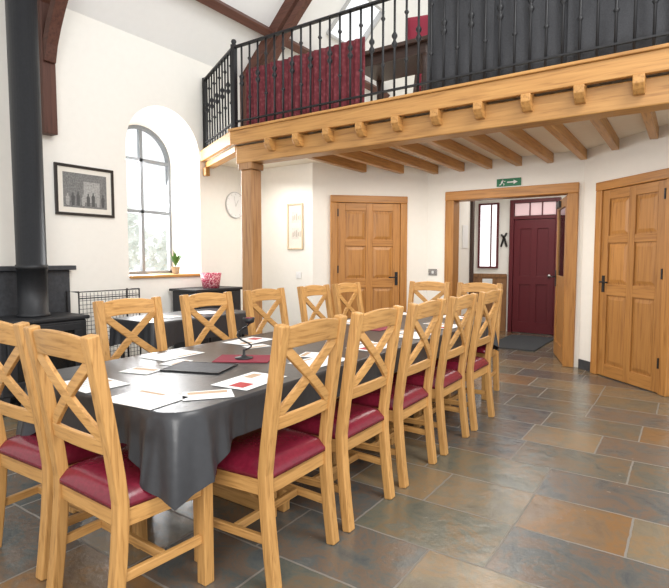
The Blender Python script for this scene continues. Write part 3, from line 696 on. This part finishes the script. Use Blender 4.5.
for i,y in enumerate((1.92,2.54,3.15,3.82,4.36)):
    sheet(-2.43,y,-PI/2+random.uniform(-.12,.12),.30,.20,'printed white menu sheet laid before the %s chair on the window side'%RO_[i],0 if i%2==0 else 1,'menu sheets on the window side')
    sheet(-2.24,y-.13,-PI/2+random.uniform(-.4,.4),.15,.10,'small white card beside the menu of the %s window-side chair'%RO_[i],2,'small cards on the window side','card')
p=hz(208,395,TZ); sheet(p.x,p.y,.9,.20,.13,'white folded leaflet near the rounded front corner of the table',2,'leaflets at the near end','leaflet')
p=hz(145,399,TZ); sheet(p.x,p.y,.1,.28,.20,'white menu sheet at the near end closest to the cloth corner',0,'menu sheets at the near end')
p=hz(92,384,TZ); sheet(p.x,p.y,-.05,.28,.20,'white menu sheet at the near end left of the other',0,'menu sheets at the near end')
p=hz(141,371,TZ); sheet(p.x,p.y,.25,.17,.12,'small white card behind the near end menus',2,'leaflets at the near end','card')
for x,l in ((-2.25,'nearer the window'),(-1.8,'nearer the wide doorway')): sheet(x,4.66,PI,.28,.19,'white menu sheet at the far end of the table, '+l,1,'menu sheets at the far end')
p=hz(200,368,TZ)
bf=empty('serving_board',(p.x,p.y,TZ+.001),.35,'black rectangular slate board lying on the table before the red mat','board')
MB().box(-.15,.15,-.105,.105,0,.005).build('board',SLATE,bf,bevel=.0015)
r=MB(); r.box(-.157,.157,-.112,-.106,0,.006); r.box(-.157,.157,.106,.112,0,.006); r.box(-.157,-.151,-.106,.106,0,.006); r.box(.151,.157,-.106,.106,0,.006); r.build('edge',BLACK,bf)
p=hz(244,359,TZ)
o=MB().box(-.15,.15,-.105,.105,0,.003).build('table_mat',REDMAT); o.location=(p.x,p.y,TZ+.001); o.rotation_euler=(0,0,.55); tag(o,'red cloth mat under the black candle holder','mat')
ca=empty('candle_holder',(p.x,p.y,TZ+.0045),.6,'black twisted iron candle holder on the red mat','candle holder')
MB().lathe([(.050,0),(.050,.005),(.02,.010),(.008,.02),(.006,.05)],(0,0,0),20).build('base',BLACK,ca)
MB().tube([(.045*math.sin(i*.55)*(1-i/40),.03*math.cos(i*.55),.04+.011*i) for i in range(15)],.0045,8).build('stem',BLACK,ca)
MB().lathe([(.006,.19),(.028,.2),(.032,.225),(.028,.225),(.024,.205)],(.03,0,0),16).build('cup',BLACK,ca); MB().lathe([(.02,.206),(.02,.225),(0,.227)],(.03,0,0),14).build('candle',REDMAT,ca)
o=MB().box(-.16,.16,-.12,.12,0,.003).build('table_mat',REDMAT); o.location=(-2.05,3.6,TZ+.001); o.rotation_euler=(0,0,1.57); tag(o,'red cloth mat at the far half of the table','mat')
sheet(-4.12,3.15,.2,.3,.21,'white sheet on the black side table, nearer the stove',2,'papers on the side table'); sheet(-4.07,3.65,-.3,.3,.21,'white sheet on the black side table, nearer the cabinet',0,'papers on the side table')

# ------------------------------------------------------------------ light
W=bpy.data.worlds.new('world'); S.world=W; W.use_nodes=True
bg=W.node_tree.nodes['Background']; bg.inputs['Color'].default_value=(.97,.985,1,1); bg.inputs['Strength'].default_value=1.25
def area(name,loc,tgt,sx,sy,e,col=(1,1,1)):
    l=bpy.data.lights.new(name,'AREA'); l.shape='RECTANGLE'; l.size=sx; l.size_y=sy; l.energy=e; l.color=col
    o=bpy.data.objects.new(name,l); C.objects.link(o); o.location=loc; d=Vector(tgt)-Vector(loc); o.rotation_euler=d.to_track_quat('-Z','Y').to_euler(); return o
area('right_sky_fill_light',(1.6,2.0,5.2),(-2.5,3.6,0),2.0,2.4,190,(1,.985,.95))  # added lamp standing in for sky over the open right side
area('rear_fill_light',(.9,-1.8,2.4),(-2.4,6.5,1.5),2.4,2.0,140,(1,.98,.94))  # added fill from behind the camera, no window modelled there
area('arched_window_light',(XL-.65,YC,2.0),(-1.5,3.2,.2),.8,1.7,110,(.97,.985,1))
area('lobby_fill_light',(-2.0,8.0,2.5),(-2.0,8.0,0),1.2,1.2,28,(1,.98,.95))  # added fill lamp brightening the lobby, no fitting there
area('under_balcony_fill',(-2.2,5.4,2.38),(-2.2,5.4,0),1.6,.8,38,(1,.95,.87))  # added fill to lift the walls below the deck, no fitting
area('under_balcony_fill',(-4.4,5.0,2.3),(-4.6,5.0,0),.6,.6,8,(1,.95,.88))  # second added fill, for the corner by the post
S.view_settings.view_transform='Standard'
